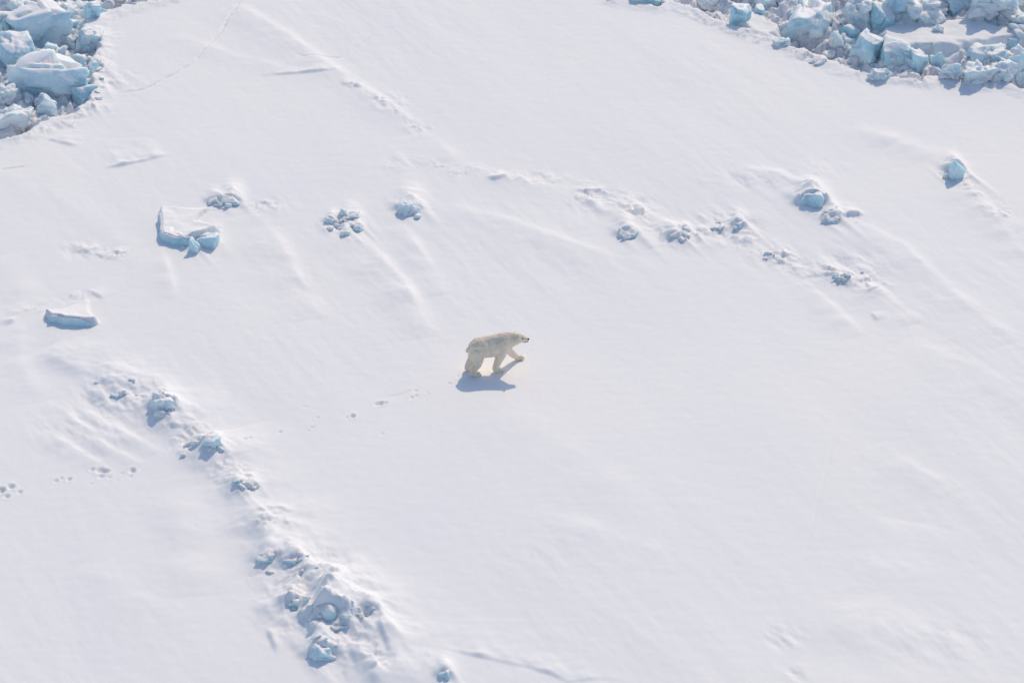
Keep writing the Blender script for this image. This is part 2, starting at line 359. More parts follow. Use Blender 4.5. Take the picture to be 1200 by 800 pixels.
# ice rubble zones: the floe ends in a lip, the rubble sits lower than it and heaps up behind
zone_mask = np.zeros_like(X); deep = np.zeros_like(X)
for P, seed in ((ZTL, 81), (ZTR, 82)):
    W = world_poly(P); sl, d, s, f = poly_dist(W, True, 3)
    ins = inside(W, X[sl], Y[sl]); sd_ = np.where(ins, d, -d) + wob(sl, 0.22, 1.1, seed) + wob(sl, .08, 4, seed + 5)
    lip = sst(-0.9, 0.0, sd_) * 0.10
    k = sst(0.0, 0.22, sd_)
    heap = -0.6 + 0.7 * sst(0.8, 4.5, sd_) + 0.30 * fbm2(X[sl] * 0.5, Y[sl] * 0.5, seed + 2, 4, 0.6)
    Z[sl] = (Z[sl] + lip) * (1 - k) + heap * k; zone_mask[sl] = np.maximum(zone_mask[sl], k); deep[sl] = np.maximum(deep[sl], sst(.25, .95, sd_ + wob(sl, .35, 1.5, seed + 8)))
for P, seed, hh in ((CORR, 83, .25), (ISLE, 84, .18)):
    W = world_poly(P); sl, d, s, f = poly_dist(W, True, 2)
    ins = inside(W, X[sl], Y[sl]); sd_ = np.where(ins, d, -d) + wob(sl, 0.2, 1.2, seed); k = sst(-0.35, 0.1, sd_)
    Z[sl] = Z[sl] * (1 - k) + (hh + 0.05 * fbm2(X[sl] * .7, Y[sl] * .7, seed)) * k; zone_mask[sl] *= (1 - k); deep[sl] *= (1 - k)

# ------------------------------------------------------------------ ice blocks: (px x, px base y, px width, px height, style, label)
B = [
 # left ridge, from the front edge back
 (56, 126, 86, 42, 'slab', 'largest tilted blue slab along the front edge of the top-left rubble field'),
 (97, 128, 28, 24, 'teal', 'teal wedge of ice at the right end of the big tilted slab, top-left field'),
 (55, 147, 25, 32, 'block', 'upright five-sided pale blue block standing in front of the big tilted slab'),
 (37, 150, 12, 13, 'crumb', 'small white lump just left of the upright five-sided block'),
 (14, 163, 40, 32, 'crumb', 'crumbly white ice heap at the left edge below the big tilted slab'),
 (17, 101, 44, 46, 'block', 'peaked whitish block at the left edge behind the big tilted slab'),
 (62, 87, 32, 28, 'crumb', 'rounded pale heap in the middle of the top-left field'),
 (45, 68, 84, 48, 'block', 'broad sloping blue slab with snowy top over a dark crevice, top-left field'),
 (104, 72, 30, 34, 'block', 'rounded blue block sticking out furthest onto the snow, top-left field'),
 (90, 92, 30, 22, 'crumb', 'crumbly ice heap just below the rounded block that sticks out onto the snow'),
 (103, 104, 24, 18, 'crumb', 'low frosty crumble on the right border of the top-left field'),
 (84, 62, 26, 22, 'crumb', 'pale teal lump between the sloping slab and the rounded block'),
 (48, 27, 18, 22, 'block', 'small upright blue cube near the top of the top-left field'),
 (76, 34, 38, 26, 'crumb', 'white rubble heap right of the small blue cube'),
 (107, 27, 20, 20, 'block', 'small square blue block at the upper right border of the top-left field'),
 (88, 11, 44, 18, 'teal', 'greenish teal block touching the top of the frame, top-left field'),
 (145, 8, 40, 11, 'crumb', 'long low rubble strip at the top of the frame, tapering right'),
 (122, 14, 22, 13, 'teal', 'small teal block between the greenish block and the low rubble strip'),
 (22, 30, 44, 26, 'crumb', 'snowy white crown of ice near the top-left corner'),
 (2, 60, 26, 36, 'block', 'blue block cut by the left edge beside the sloping slab'),
 (14, 8, 46, 20, 'crumb', 'snow-dusted block in the very top-left corner'),
 (4, 128, 26, 22, 'crumb', 'whitish broken lump cut by the left edge beside the big tilted slab'),
 (56, 6, 26, 16, 'block', 'bluish lump at the top of the frame above the small blue cube'),
 (95, 48, 20, 16, 'crumb', 'pale knob above the rounded block on the snow border'),
 # right ridge
 (948, 60, 74, 46, 'block', 'massive blue block with crumbled snowy crown, left part of the top-right ridge'),
 (990, 76, 30, 30, 'crumb', 'white crumbly heap between the massive block and the square teal block'),
 (1016, 90, 40, 44, 'teal', 'large square teal block with flat snowy top on the front of the top-right ridge'),
 (1050, 88, 32, 32, 'teal', 'rounded teal block wedged between the two square blocks, top-right ridge'),
 (1076, 93, 26, 34, 'teal', 'square-cut teal block with sunlit top edge, right of the rounded teal one'),
 (1030, 97, 22, 12, 'crumb', 'small bright loose block lying on the snow in front of the square teal block'),
 (1093, 70, 20, 20, 'block', 'small blue block perched behind the square-cut teal block'),
 (1099, 91, 18, 26, 'block', 'narrow blue block right of the square-cut teal block'),
 (1115, 95, 22, 17, 'crumb', 'leftmost of the three rounded snow-topped boulders, top-right front edge'),
 (1145, 98, 34, 18, 'crumb', 'widest, middle one of the three rounded snow-topped boulders'),
 (1173, 96, 28, 18, 'crumb', 'rightmost of the three rounded snow-topped boulders'),
 (1161, 83, 36, 22, 'block', 'pointed blue wedge lying behind the rounded boulders'),
 (1198, 103, 34, 40, 'block', 'big block with snow-white slanting top cut by the right edge'),
 (1183, 62, 20, 17, 'teal', 'small teal block near the right edge, below the snow lane'),
 (1202, 54, 26, 20, 'crumb', 'rough rubble lump cut by the right edge beside the snow lane'),
 (1008, 50, 40, 48, 'crumb', 'tall frosty pinnacle behind the massive block, top-right ridge'),
 (1032, 47, 26, 34, 'teal', 'teal tent-shaped block leaning on the frosty pinnacle'),
 (1052, 38, 28, 42, 'block', 'tall smooth blue block at the left end of the snow lane'),
 (1084, 34, 48, 26, 'crumb', 'white rubble heap at the back of the snow lane'),
 (1120, 32, 52, 42, 'block', 'dark blue cliff of ice above the middle of the snow lane'),
 (1163, 37, 52, 40, 'crumb', 'white-ridged cone-shaped peak above the right of the snow lane'),
 (1192, 36, 34, 14, 'crumb', 'long low foot of the cone-shaped peak at the right edge'),
 (1186, 18, 30, 24, 'teal', 'deep teal block behind the cone-shaped peak'),
 (1207, 24, 24, 24, 'crumb', 'frosty lump in the right corner behind the cone-shaped peak'),
 (1100, 40, 12, 7, 'crumb', 'tiny white plate on the snow lane below the dark cliff'),
 (930, 22, 42, 26, 'block', 'blue block at the top of the frame left of the massive block'),
 (968, 16, 40, 24, 'block', 'blue shaded block at the top of the frame behind the massive block'),
 (903, 12, 40, 18, 'block', 'dark blue block at the upper end of the small snow island'),
 (868, 34, 24, 24, 'teal', 'teal wedge at the lower left tip of the small snow island'),
 (815, 13, 34, 13, 'block', 'low blue rim block at the left end of the top-right ridge'),
 (842, 18, 36, 16, 'crumb', 'low frosty heap between the rim block and the teal wedge'),
 (880, 10, 34, 12, 'crumb', 'white crumble above the small snow island'),
 (850, 4, 34, 12, 'crumb', 'frosty crumble at the top of the frame left of the snow island'),
 (916, 57, 16, 8, 'crumb', 'small white plate at the left foot of the massive block'),
 (757, 7, 32, 10, 'teal', 'lone low blue block touching the top of the frame left of the right ridge'),
 (720, 1, 16, 6, 'block', 'smallest dark lump at the top of the frame, left of the lone low block'),
 (1060, 12, 26, 26, 'block', 'blue block at the top of the frame behind the tall smooth block'),
 (1000, 8, 30, 18, 'crumb', 'frosty block at the top of the frame behind the pinnacle'),
 (1150, 6, 34, 20, 'teal', 'teal block at the top of the frame left behind the cone-shaped peak'),
]
# lone blocks stuck in the snow, with the drift behind each: + drift height factor, tail metres
L = [
 (269, 247, 24, 16, 'block', 'blue broken block poking from the snow up and right of the L-shaped plate edge', .8, 1.2),
 (249, 243, 16, 10, 'crumb', 'small frosty lump just left of the blue block near the L-shaped plate edge', .6, .8),
 (227, 307, 13, 26, 'block', 'thin upright shard of ice at the corner of the L-shaped plate', .2, 1.2),
 (241, 300, 32, 22, 'block', 'blue wedge leaning right of the thin upright shard', .3, 1.4),
 (387, 269, 13, 15, 'block', 'leftmost small ice chunk of the little cluster left of the lone pale block', .6, 1.2),
 (409, 260, 26, 8, 'crumb', 'thin tilted ice plate at the top of the little cluster', .7, 1.6),
 (405, 279, 12, 8, 'crumb', 'lowest chip of ice in the little cluster', .5, 1.6),
 (419, 274, 12, 9, 'crumb', 'right-hand chip of ice in the little cluster', .6, 1.4),
 (479, 258, 30, 19, 'crumb', 'pale blue lone block above left of the bear, notched on its right', .7, 1.6),
 (735, 285, 24, 14, 'block', 'small rounded blue block right of the bear along the middle ridge', .8, 1.6),
 (791, 284, 15, 11, 'block', 'left one of two small touching blue blocks on the middle ridge', .8, 1.4),
 (804, 279, 12, 12, 'block', 'right, upper one of two small touching blue blocks on the middle ridge', .7, 1.2),
 (866, 274, 17, 14, 'teal', 'small pointed blue block with frosty drift on its upper left', .8, 1.2),
 (953, 256, 32, 30, 'block', 'largest rounded blue block on the right-hand slope', .75, 1.4),
 (976, 268, 20, 13, 'block', 'lower blue block under the thin ledge beside the largest rounded one', .8, 1.6),
 (1120, 214, 20, 27, 'block', 'kite-shaped blue block standing alone near the right edge', .5, 1.8),
 (1109, 210, 9, 7, 'crumb', 'tiny chunk left of the kite-shaped block', .4, .6),
 (190, 486, 28, 22, 'crumb', 'crumbled frosty lump on the crest of the left drift ridge', .6, 1.0),
 (248, 532, 22, 18, 'block', 'blue wedge with white left rim on the left drift ridge', .7, 1.0),
 (232, 526, 16, 11, 'crumb', 'small rubble lump left of the wedge with the white rim', .6, .8),
 (216, 538, 8, 8, 'crumb', 'tiny round ball of ice below the left drift ridge', .1, .3),
 (277, 575, 10, 13, 'block', 'small pointed blue shard at the lower bend of the left ridge', .6, 1.8),
 (294, 575, 18, 8, 'crumb', 'flat bluish ledge right of the small pointed shard', .7, 1.0),
 (312, 664, 30, 13, 'block', 'low bluish block at the upper left end of the bottom ice cluster', .7, .8),
 (342, 674, 24, 20, 'block', 'rounded blue block second from the upper left end of the bottom cluster', .7, .8),
 (356, 683, 26, 14, 'block', 'blue block at the lower right foot of the rounded one, bottom cluster', .6, .8),
 (343, 722, 30, 20, 'teal', 'smooth rounded blue block alone in a hollow of the bottom cluster', .8, .8),
 (382, 751, 42, 42, 'block', 'biggest broken blue block in the middle of the bottom cluster', .75, 1.0),
 (402, 747, 22, 14, 'block', 'dark blue foot at the lower right of the biggest bottom block', .6, .8),
 (413, 729, 14, 13, 'teal', 'small teal block right above the biggest bottom block', .5, 1.0),
 (434, 726, 20, 15, 'teal', 'small teal block with a raised spike at the right end of the bottom cluster', .5, 2.0),
 (377, 785, 38, 26, 'block', 'lowest dark blue block of the bottom cluster, under a snow bulge', .8, 1.4),
 (521, 804, 20, 18, 'block', 'pointed pale blue block cut by the bottom edge', .7, 1.0),
]
Zb = Z.copy()
def ground_at(x, y):
    """ first point of the snow met by the view ray of a photo pixel (before the drifts behind the blocks) """
    for z in np.arange(1.4, -1.2, -.04):
        p = at(x, y, z)
        i = min(max(np.searchsorted(gx, p[0]) - 1, 0), len(gx) - 2); j = min(max(np.searchsorted(gy, p[1]) - 1, 0), len(gy) - 2)
        if Zb[j, i] >= z: return p
    return at(x, y, 0)
for i, (x, y, ww, hh, st, lab, df, tail) in enumerate(L):
    k = mpp(x, y)
    mound(x, y - .40 * hh, ww * k, hh * k / math.cos(DEP) * (0.46 + .12 * (df > .7) if df > .35 else .15), tail, 200 + i, .18)

# L-shaped and wedge-shaped lifted plates: holes in front of them, snow behind
def pit(cx, cy, rx, ry, h):
    c = at(cx, cy); k = mpp(cx, cy); ax = rx * k; ay = ry * k / math.sin(DEP)
    sl = window(c[0] - 3 * ax, c[0] + 3 * ax, c[1] - 3 * ay, c[1] + 3 * ay)
    Z[sl] -= h * np.exp(-(((X[sl] - c[0]) / ax) ** 2 + ((Y[sl] - c[1]) / ay) ** 2) ** 1.5)

# paw prints: px x, px y, size px, depth
prints = [(1, 574, 10, .16), (13, 570, 9, .14), (23, 576, 6, .10), (8, 581, 7, .12), (66, 563, 6, .07), (72, 560, 5, .07), (81, 561, 6, .12), (118, 551, 10, .14), (124, 552, 8, .13), (108, 550, 6, .08),
          (155, 551, 8, .14), (143, 554, 4, .07), (118, 558, 8, .06), (107, 566, 3, .07), (138, 562, 3, .07), (153, 558, 4, .06), (128, 559, 5, .05),
          (287, 519, 6, .07), (293, 517, 5, .06), (328, 507, 5, .06), (366, 502, 5, .06), (372, 490, 4, .07), (362, 505, 4, .05), (369, 500, 4, .05), (413, 489, 7, .13), (408, 491, 5, .05), (446, 474, 8, .13), (441, 475, 6, .08), (452, 473, 5, .10),
          (479, 459, 4, .06), (487, 459, 4, .07), (483, 467, 6, .06), (488, 465, 5, .07), (481, 469, 4, .05), (500, 460, 4, .04), (502, 463, 3, .06), (526, 450, 5, .07), (531, 451, 3, .05), (537, 441, 5, .06), (542, 439, 4, .06), (448, 510, 5, .04), (617, 414, 5, .05), (622, 411, 4, .04)]
for (x, y, s_, dp) in prints:
    c = at(x, y); k = mpp(x, y); r = s_ * 0.44 * k
    sl = window(c[0] - 4 * r, c[0] + 4 * r, c[1] - 6 * r, c[1] + 6 * r)
    q = ((X[sl] - c[0]) / r) ** 2 + ((Y[sl] - c[1]) / (r * 1.2)) ** 2
    q = q * (1 + .55 * fbm2(X[sl] * 7, Y[sl] * 6, int(x * 7 + y), 2)); q = np.maximum(q, 0); dp = dp * .72
    Z[sl] += -dp * np.exp(-q ** 1.5) + dp * 0.22 * np.exp(-(np.sqrt(q) - 1.5) ** 2 * 4)
groove([(455, 467), (468, 463), (478, 460)], .03, .04, 75); groove([(352, 476), (362, 478)], .02, .04, 76)

# flatten the ground a little under the bear
BX, BY = at(575.4, 433.3)[:2]
rr = np.exp(-(((X - BX - .3) / 1.9) ** 2 + ((Y - BY - .3) / 1.9) ** 2) ** 2); Z = Z * (1 - rr) + rr * 0.25 * Z; del rr

def hz(x, y):
    i = min(max(np.searchsorted(gx, x) - 1, 0), len(gx) - 2); j = min(max(np.searchsorted(gy, y) - 1, 0), len(gy) - 2)
    return float(Z[j, i])

# ------------------------------------------------------------------ ice chunk meshes
def ico(sub):
    bm = bmesh.new(); bmesh.ops.create_icosphere(bm, subdivisions=sub, radius=1.0)
    v = np.array([p.co[:] for p in bm.verts]); f = np.array([[q.index for q in p.verts] for p in bm.faces]); bm.free(); return v / np.linalg.norm(v, axis=1)[:, None], f
ICO = {k: ico(k) for k in (2, 3, 4, 5)}
rng = np.random.default_rng(5)
def chunk_verts(sub, size, style, seed, calm=1.0):
    """ broken block: a polyhedron of random cleavage planes, edges chipped, faces pitted """
    r = np.random.default_rng(seed); d, f = ICO[sub]
    if style == 'crumb': npl, jit, hard = 16, 0.25, 14
    elif style == 'slab': npl, jit, hard = 9, 0.12, 60
    else: npl, jit, hard = 11, 0.16, 45
    N = [np.array(a, float) for a in ((1, 0, 0), (-1, 0, 0), (0, 1, 0), (0, -1, 0), (0, 0, 1), (0, 0, -1))]
    rz = Matrix.Rotation(r.uniform(-.6, .6), 3, 'Z') @ Matrix.Rotation(r.uniform(-.28, .28), 3, 'X') @ Matrix.Rotation(r.uniform(-.28, .28), 3, 'Y'); rz = np.array(rz)
    N = [rz @ (a + r.normal(0, jit, 3)) for a in N]; D = [1.0] * 6
    for _ in range(npl - 6):
        N.append(r.normal(0, 1, 3)); D.append(r.uniform(0.95, 1.22))
    N = np.array(N); N /= np.linalg.norm(N, axis=1)[:, None]; D = np.array(D) * (1 + r.normal(0, .04, len(D)))
    q = np.maximum(d @ N.T, 1e-3) / D                       # 1/radius for each plane
    inv = (np.mean(q ** hard, axis=1) * len(D)) ** (1.0 / hard)
    v = d / inv[:, None]
    v /= np.array([v[:, 0].max() - v[:, 0].min(), v[:, 1].max() - v[:, 1].min(), v[:, 2].max() - v[:, 2].min()]) / 2
    sz = np.array(size) / 2; v = v * sz; s = max(size)
    amp = {'crumb': .20, 'slab': .05, 'block': .07, 'teal': .045}[style]
    fr = 2.2 / s
    disp = amp * s * 0.5 * fbm3(v * fr + seed * 3.7, seed, 3, 0.55)
    K = {'crumb': 55, 'slab': 26, 'block': 24, 'teal': 14}[style]; fa = {'crumb': .15, 'slab': .11, 'block': .10, 'teal': .07}[style]
    sd = r.normal(0, 1, (K, 3)); sd /= np.linalg.norm(sd, axis=1)[:, None]; cv = r.uniform(-1, 1, K); cg = r.normal(0, 1.6, (K, 3)); fa *= calm
    dw = d + .10 * np.stack([fbm3(d * 3 + 5 * q + seed, seed + q, 2) for q in range(3)], 1)
    nn_ = np.argmax(dw @ sd.T, axis=1)
    disp = disp + fa * s * 0.5 * (cv[nn_] + np.sum((d - sd[nn_]) * cg[nn_], axis=1))
    ms = 0.06 if style == 'crumb' else 0.022
    disp = disp + ms * fbm3(v * 4.5 + seed, seed + 5, 2, 0.6) * min(1, s)
    if style == 'crumb':
        c = np.abs(fbm3(v * 3.0 + seed * 1.3, seed + 9, 2, .5)); disp = disp + 0.10 * min(1, s) * (c - .3)
    if style in ('slab', 'block'):                          # chips knocked out of the edges
        ch = fbm3(v * 2.6 / s + seed, seed + 15, 2); disp = disp - 0.08 * s * np.clip(ch - .45, 0, 1)
    return v + d * disp[:, None], f
MAT = {'crumb': M_CRUMB, 'slab': M_ICE, 'block': M_ICE, 'teal': M_TEAL}
def add_chunk(x, y, ww, hh, st, seed, depth=0.9, sink=0.22, sub=None, calm=1.0, field=True):
    """x, y: photo px of the visible foot"""
    fa, ba = (.74, .24) if st == 'crumb' else (.74, .30) if field else (.64, .38)
    if x > 1000 and y > 94: fa, ba = .85, .08              # the loose boulders lie in front, their own shade is short
    y -= ba * hh; hh *= fa
    k = mpp(x, y); W_ = ww * k; H_ = hh * k / math.cos(DEP) * 0.86
    D_ = W_ * depth if st != 'slab' else W_ * 0.42
    D_ = min(D_, 2.2)
    c = ground_at(x, y); z0 = c[2]
    cy = c[1] + D_ * (0.42 if field else .34)
    tot = H_ * (1 + sink) + (0.12 if H_ > .4 else .05)
    if sub is None: sub = 5 if ww > 24 else 4 if ww > 12 else 3
    v, f = chunk_verts(sub, (W_, D_, tot), st, seed, calm)
    o = mesh_obj('ice_block' if st != 'slab' else 'ice_slab', v, f, MAT[st])
    o.location = (c[0], cy, z0 + H_ - tot / 2 + 0.0)
    if st == 'slab': o.rotation_euler = (-R(24), R(5), R(12))
    return o
G_TL, G_TR = 'broken ice blocks of the top-left rubble field', 'broken ice blocks of the top-right pressure ridge'
for i, (x, y, ww, hh, st, lab) in enumerate(B):
    o = add_chunk(x, y + (2 if hh > 15 else 0), ww * 1.14, hh * 1.12, st, 300 + i)
    tag(o, lab, 'ice block', G_TL if x < 400 else G_TR)
for i, (x, y, ww, hh, st, lab, df, tail) in enumerate(L):
    o = add_chunk(x, y, ww, hh, st, 500 + i, depth=.8, sink=.6, calm=.55, field=False)
    tag(o, lab, 'ice block', 'lone ice blocks stuck in the snowfield')

# lifted snow-covered plates: an outline of the top (photo px, metres up) and a thickness
def lifted_plate(P, thick, label, seed):
    T = [np.array(q) for q in P]; n = len(T); r = np.random.default_rng(seed)
    top = []
    for i in range(n):                                       # ragged outline
        a, b = T[i], T[(i + 1) % n]; m = 4
        for j in range(m):
            p = a + (b - a) * j / m; p = p + np.array([r.normal(0, .006), r.normal(0, .006), 0]) * (j > 0); top.append(p)
    top = np.array(top); c = top.mean(0); m = len(top)
    v, f = [], []
    rings = [c + (top - c) * s for s in (.35, .7, .97)] + [top - [0, 0, .03]] + [top + (top - c) * .01 * math.sin(3 * q) - [0, 0, thick * q] + r.normal(0, .004, top.shape) for q in (.2, .4, .6, .8, 1.0)]
    v = [c]; f3 = []
    for ring in rings: v.extend(ring)
    v = np.array(v)
    for i in range(m): f3.append((0, 1 + i, 1 + (i + 1) % m))
    for k in range(len(rings) - 1):
        a0 = 1 + k * m; b0 = a0 + m
        for i in range(m):
            j = (i + 1) % m; f3.append((a0 + i, b0 + i, b0 + j)); f3.append((a0 + i, b0 + j, a0 + j))
    o = mesh_obj('ice_plate', v - c, f3, M_PLATE, smooth=False); o.location = c
    bm = bmesh.new(); bm.from_mesh(o.data); bmesh.ops.recalc_face_normals(bm, faces=bm.faces); bmesh.ops.holes_fill(bm, edges=bm.edges); bm.to_mesh(o.data); bm.free()
    return tag(o, label, 'ice plate', 'lifted snow-covered ice plates')
def band(E, back, drop):
    """ the broken ice edge that shows under the snow of a lifted plate """
    F = [np.array([p[0], p[1] - .05, hz(p[0] + .10, p[1] + .30) - drop]) for p in E]
    return F + [q + np.array([back[0], back[1], -.12]) for q in F[::-1]]
lifted_plate(band(EDGE1[1:-2], (.40, .30), .0), 1.0, 'flat snow-covered plate with a blue L-shaped broken edge on its left and front', 1)
lifted_plate(band(EDGE2[1:-1], (.1, .4), .0), .9, 'lifted snow-covered plate with one blue shadowed front edge at the far left', 2)

# small rubble filling the gaps of the two fields
shared = {}
for st in ('block', 'crumb', 'teal', 'frag'):
    for k in range(6):
        v, f = chunk_verts(3, (1, .9, .8), 'block' if st == 'frag' else st, 900 + k); o = mesh_obj('ice_lump', v, f, MAT.get(st, M_CRUST)); shared[st, k] = o.data; bpy.data.objects.remove(o)
def scatter(P, excl, n, seed, where, anchors, smin, smax):
    W = world_poly(P); r = random.Random(seed); EX = [world_poly(e) for e in excl]; k = 0; tries = 0
    lo, hi = W.min(0), W.max(0); A = [(at(ax, ay)[:2], nm) for ax, ay, nm in anchors]
    while k < n and tries < 6000:
        tries += 1
        x, y = r.uniform(max(lo[0], -23.5), min(hi[0], 23.5)), r.uniform(lo[1], min(hi[1], 33.5))
        px_, py_ = np.array([x]), np.array([y])
        if not inside(W, px_, py_)[0] or any(inside(e, px_, py_)[0] for e in EX): continue
        s = smin + (smax - smin) * r.random() ** 2
        st = r.choice(['block', 'crumb', 'crumb', 'crumb', 'teal'])
        o = bpy.data.objects.new('ice_lump', shared[st, r.randrange(6)]); C.objects.link(o)
        o.location = (x, y, hz(x, y) + s * .3 + r.random() * .2); o.rotation_euler = (r.uniform(-.5, .5), r.uniform(-.5, .5), r.uniform(0, 6.28)); o.scale = (s * r.uniform(.7, 1.3), s, s * r.uniform(.6, 1.1))
        nm = min(A, key=lambda a: (a[0][0] - x) ** 2 + (a[0][1] - y) ** 2)[1]
        look = {'block': 'blue angular', 'crumb': 'frosty', 'teal': 'teal'}[st]; sz = 'tiny' if s < .33 else 'small' if s < .55 else 'large'
        tag(o, '%s %s ice lump %s, %s' % (sz, look, nm, where), 'ice lump', 'loose ice lumps ' + nm + ', ' + where); k += 1
scatter(ZTL, [], 42, 1, 'top-left rubble field', [(60, 118, 'around the biggest tilted slab'), (20, 150, 'by the lower-left crumbly heap'), (18, 85, 'by the peaked whitish block'), (100, 66, 'by the rounded block on the snow border'), (45, 50, 'on the broad sloping slab'), (80, 25, 'among the white heaps near its top'), (140, 6, 'along the low top strip'), (15, 15, 'in the corner of the frame')], .28, .8)
scatter(ZTR, [CORR, ISLE], 62, 2, 'top-right ridge', [(825, 10, 'along its thin left end'), (945, 50, 'around the massive snow-crowned block'), (990, 70, 'beside the white crumbly heap'), (1025, 75, 'behind the square teal block'), (1015, 30, 'around the frosty pinnacle'), (1090, 75, 'right of the square-cut teal block'), (1130, 78, 'behind the three rounded boulders'), (1180, 80, 'near the right edge'), (1120, 20, 'by the dark blue cliff'), (1170, 22, 'by the cone-shaped peak')], .28, .8)

def fragments(cx, cy, rx, ry, n, seed, nm, smax=.34):
    r = random.Random(seed)
    for _ in range(n):
        a = r.uniform(0, 6.28); q = r.random() ** .7
        p = ground_at(cx + rx * q * math.cos(a), cy + ry * q * math.sin(a)); s = .10 + (smax - .10) * r.random() ** 2
        st = r.choice(['frag', 'frag', 'frag', 'frag', 'frag', 'block'])
        o = bpy.data.objects.new('ice_fragment', shared[st, r.randrange(6)]); C.objects.link(o)
        z = hz(p[0], p[1]); o.location = (p[0], p[1], z + s * .12); o.rotation_euler = (r.uniform(-.7, .5), r.uniform(-.4, .4), r.uniform(-.9, .9)); o.scale = (s * r.uniform(1.0, 1.9), s * .7, s * r.uniform(.5, 1.0))
        tag(o, '%s %s ice fragment %s' % ('tiny' if s < .19 else 'small', 'frosty' if st == 'frag' else 'blue', nm), 'ice fragment', 'ice fragments ' + nm)
for k, a in enumerate([(140, 458, 38, 16, 6, 'on the upper bend of the left drift ridge'), (192, 478, 16, 9, 7, 'around the crumbled lump on the left drift ridge'), (238, 524, 24, 8, 5, 'around the wedge with the white rim'), (286, 570, 18, 8, 3, 'around the pointed shard on the left ridge'),
    (345, 668, 34, 12, 7, 'at the upper left end of the bottom cluster'), (385, 728, 34, 22, 10, 'around the biggest block of the bottom cluster'), (425, 722, 18, 8, 6, 'around the teal blocks of the bottom cluster'), (378, 765, 22, 12, 5, 'above the lowest block of the bottom cluster'),
    (850, 264, 22, 8, 9, 'left of the small pointed block on the right slope'), (800, 278, 16, 6, 5, 'around the two touching blocks'), (1000, 328, 26, 9, 9, 'in the crust below the thin ledge'), (905, 300, 16, 6, 4, 'in the crust left of the ledge'), (970, 255, 22, 8, 6, 'around the largest lone block on the right'),
    (405, 268, 20, 8, 6, 'in the little cluster left of the lone pale block'), (484, 252, 16, 6, 4, 'around the lone pale block'), (1122, 204, 16, 9, 6, 'around the kite-shaped block'), (256, 242, 16, 5, 6, 'above the L-shaped plate edge'), (232, 288, 20, 8, 7, 'by the thin upright shard'), (735, 278, 10, 4, 3, 'around the small rounded block right of the bear'),
    (116, 100, 6, 22, 4, 'spilled on the snow along the top-left field'), (965, 74, 30, 4, 5, 'spilled on the snow along the top-right ridge')]):
    fragments(*a[:5], 700 + k, a[5])

def rubble(P, excl, label, seed):
    W = world_poly(P); x0, x1 = max(W[:, 0].min(), -26), min(W[:, 0].max(), 26); y0, y1 = W[:, 1].min(), min(W[:, 1].max(), 38)
    x, y = np.meshgrid(np.arange(x0, x1, .05), np.arange(y0, y1, .06))
    i = np.clip(np.searchsorted(gx, x.ravel()), 1, len(gx) - 1); j = np.clip(np.searchsorted(gy, y.ravel()), 1, len(gy) - 1)
    g = Z[j, i].reshape(x.shape); km = deep[j, i].reshape(x.shape)
    wx, wy = x + .12 * pn2(x * 2, y * 2, seed), y + .12 * pn2(x * 2, y * 2, seed + 1)
    z = g + (.36 * cells(wx, wy, 1.0, seed) + .15 * cells(wx, wy, .36, seed + 10) + .05 * fbm2(x * 5, y * 5, seed, 2) + .10) * km - .25 * (1 - km) - .04
    ok = inside(W, x, y) & (km > .3); n = x.shape[1]; idx = np.arange(x.size).reshape(x.shape)
    fo = ok[:-1, :-1] & ok[:-1, 1:] & ok[1:, 1:] & ok[1:, :-1]
    f = np.stack([idx[:-1, :-1][fo], idx[:-1, 1:][fo], idx[1:, 1:][fo], idx[1:, :-1][fo]], 1)
    used, inv = np.unique(f, return_inverse=True); v = np.stack([x.ravel(), y.ravel(), z.ravel()], 1)[used]
    o = mesh_obj('ice_rubble', v, inv.reshape(f.shape), M_RUBBLE)
    tag(o, label, 'ice rubble', None, 'stuff')
rubble(ZTL, [], 'crushed frosty ice rubble between the blocks of the top-left field', 601)
rubble(ZTR, [CORR, ISLE], 'crushed frosty ice rubble between the blocks of the top-right ridge', 602)

# ------------------------------------------------------------------ the snowfield mesh
ny, nx = X.shape
V3 = np.stack([X.ravel(), Y.ravel(), Z.ravel()], 1)
idx = np.arange(nx * ny, dtype=np.int32).reshape(ny, nx)
F4 = np.stack([idx[:-1, :-1].ravel(), idx[:-1, 1:].ravel(), idx[1:, 1:].ravel(), idx[1:, :-1].ravel()], 1)
ground = mesh_obj('snow_ground', V3, F4, M_SNOW); tag(ground, 'bright wind-packed snow with drifts, cracks and a paw-print trail', None, None, 'structure')

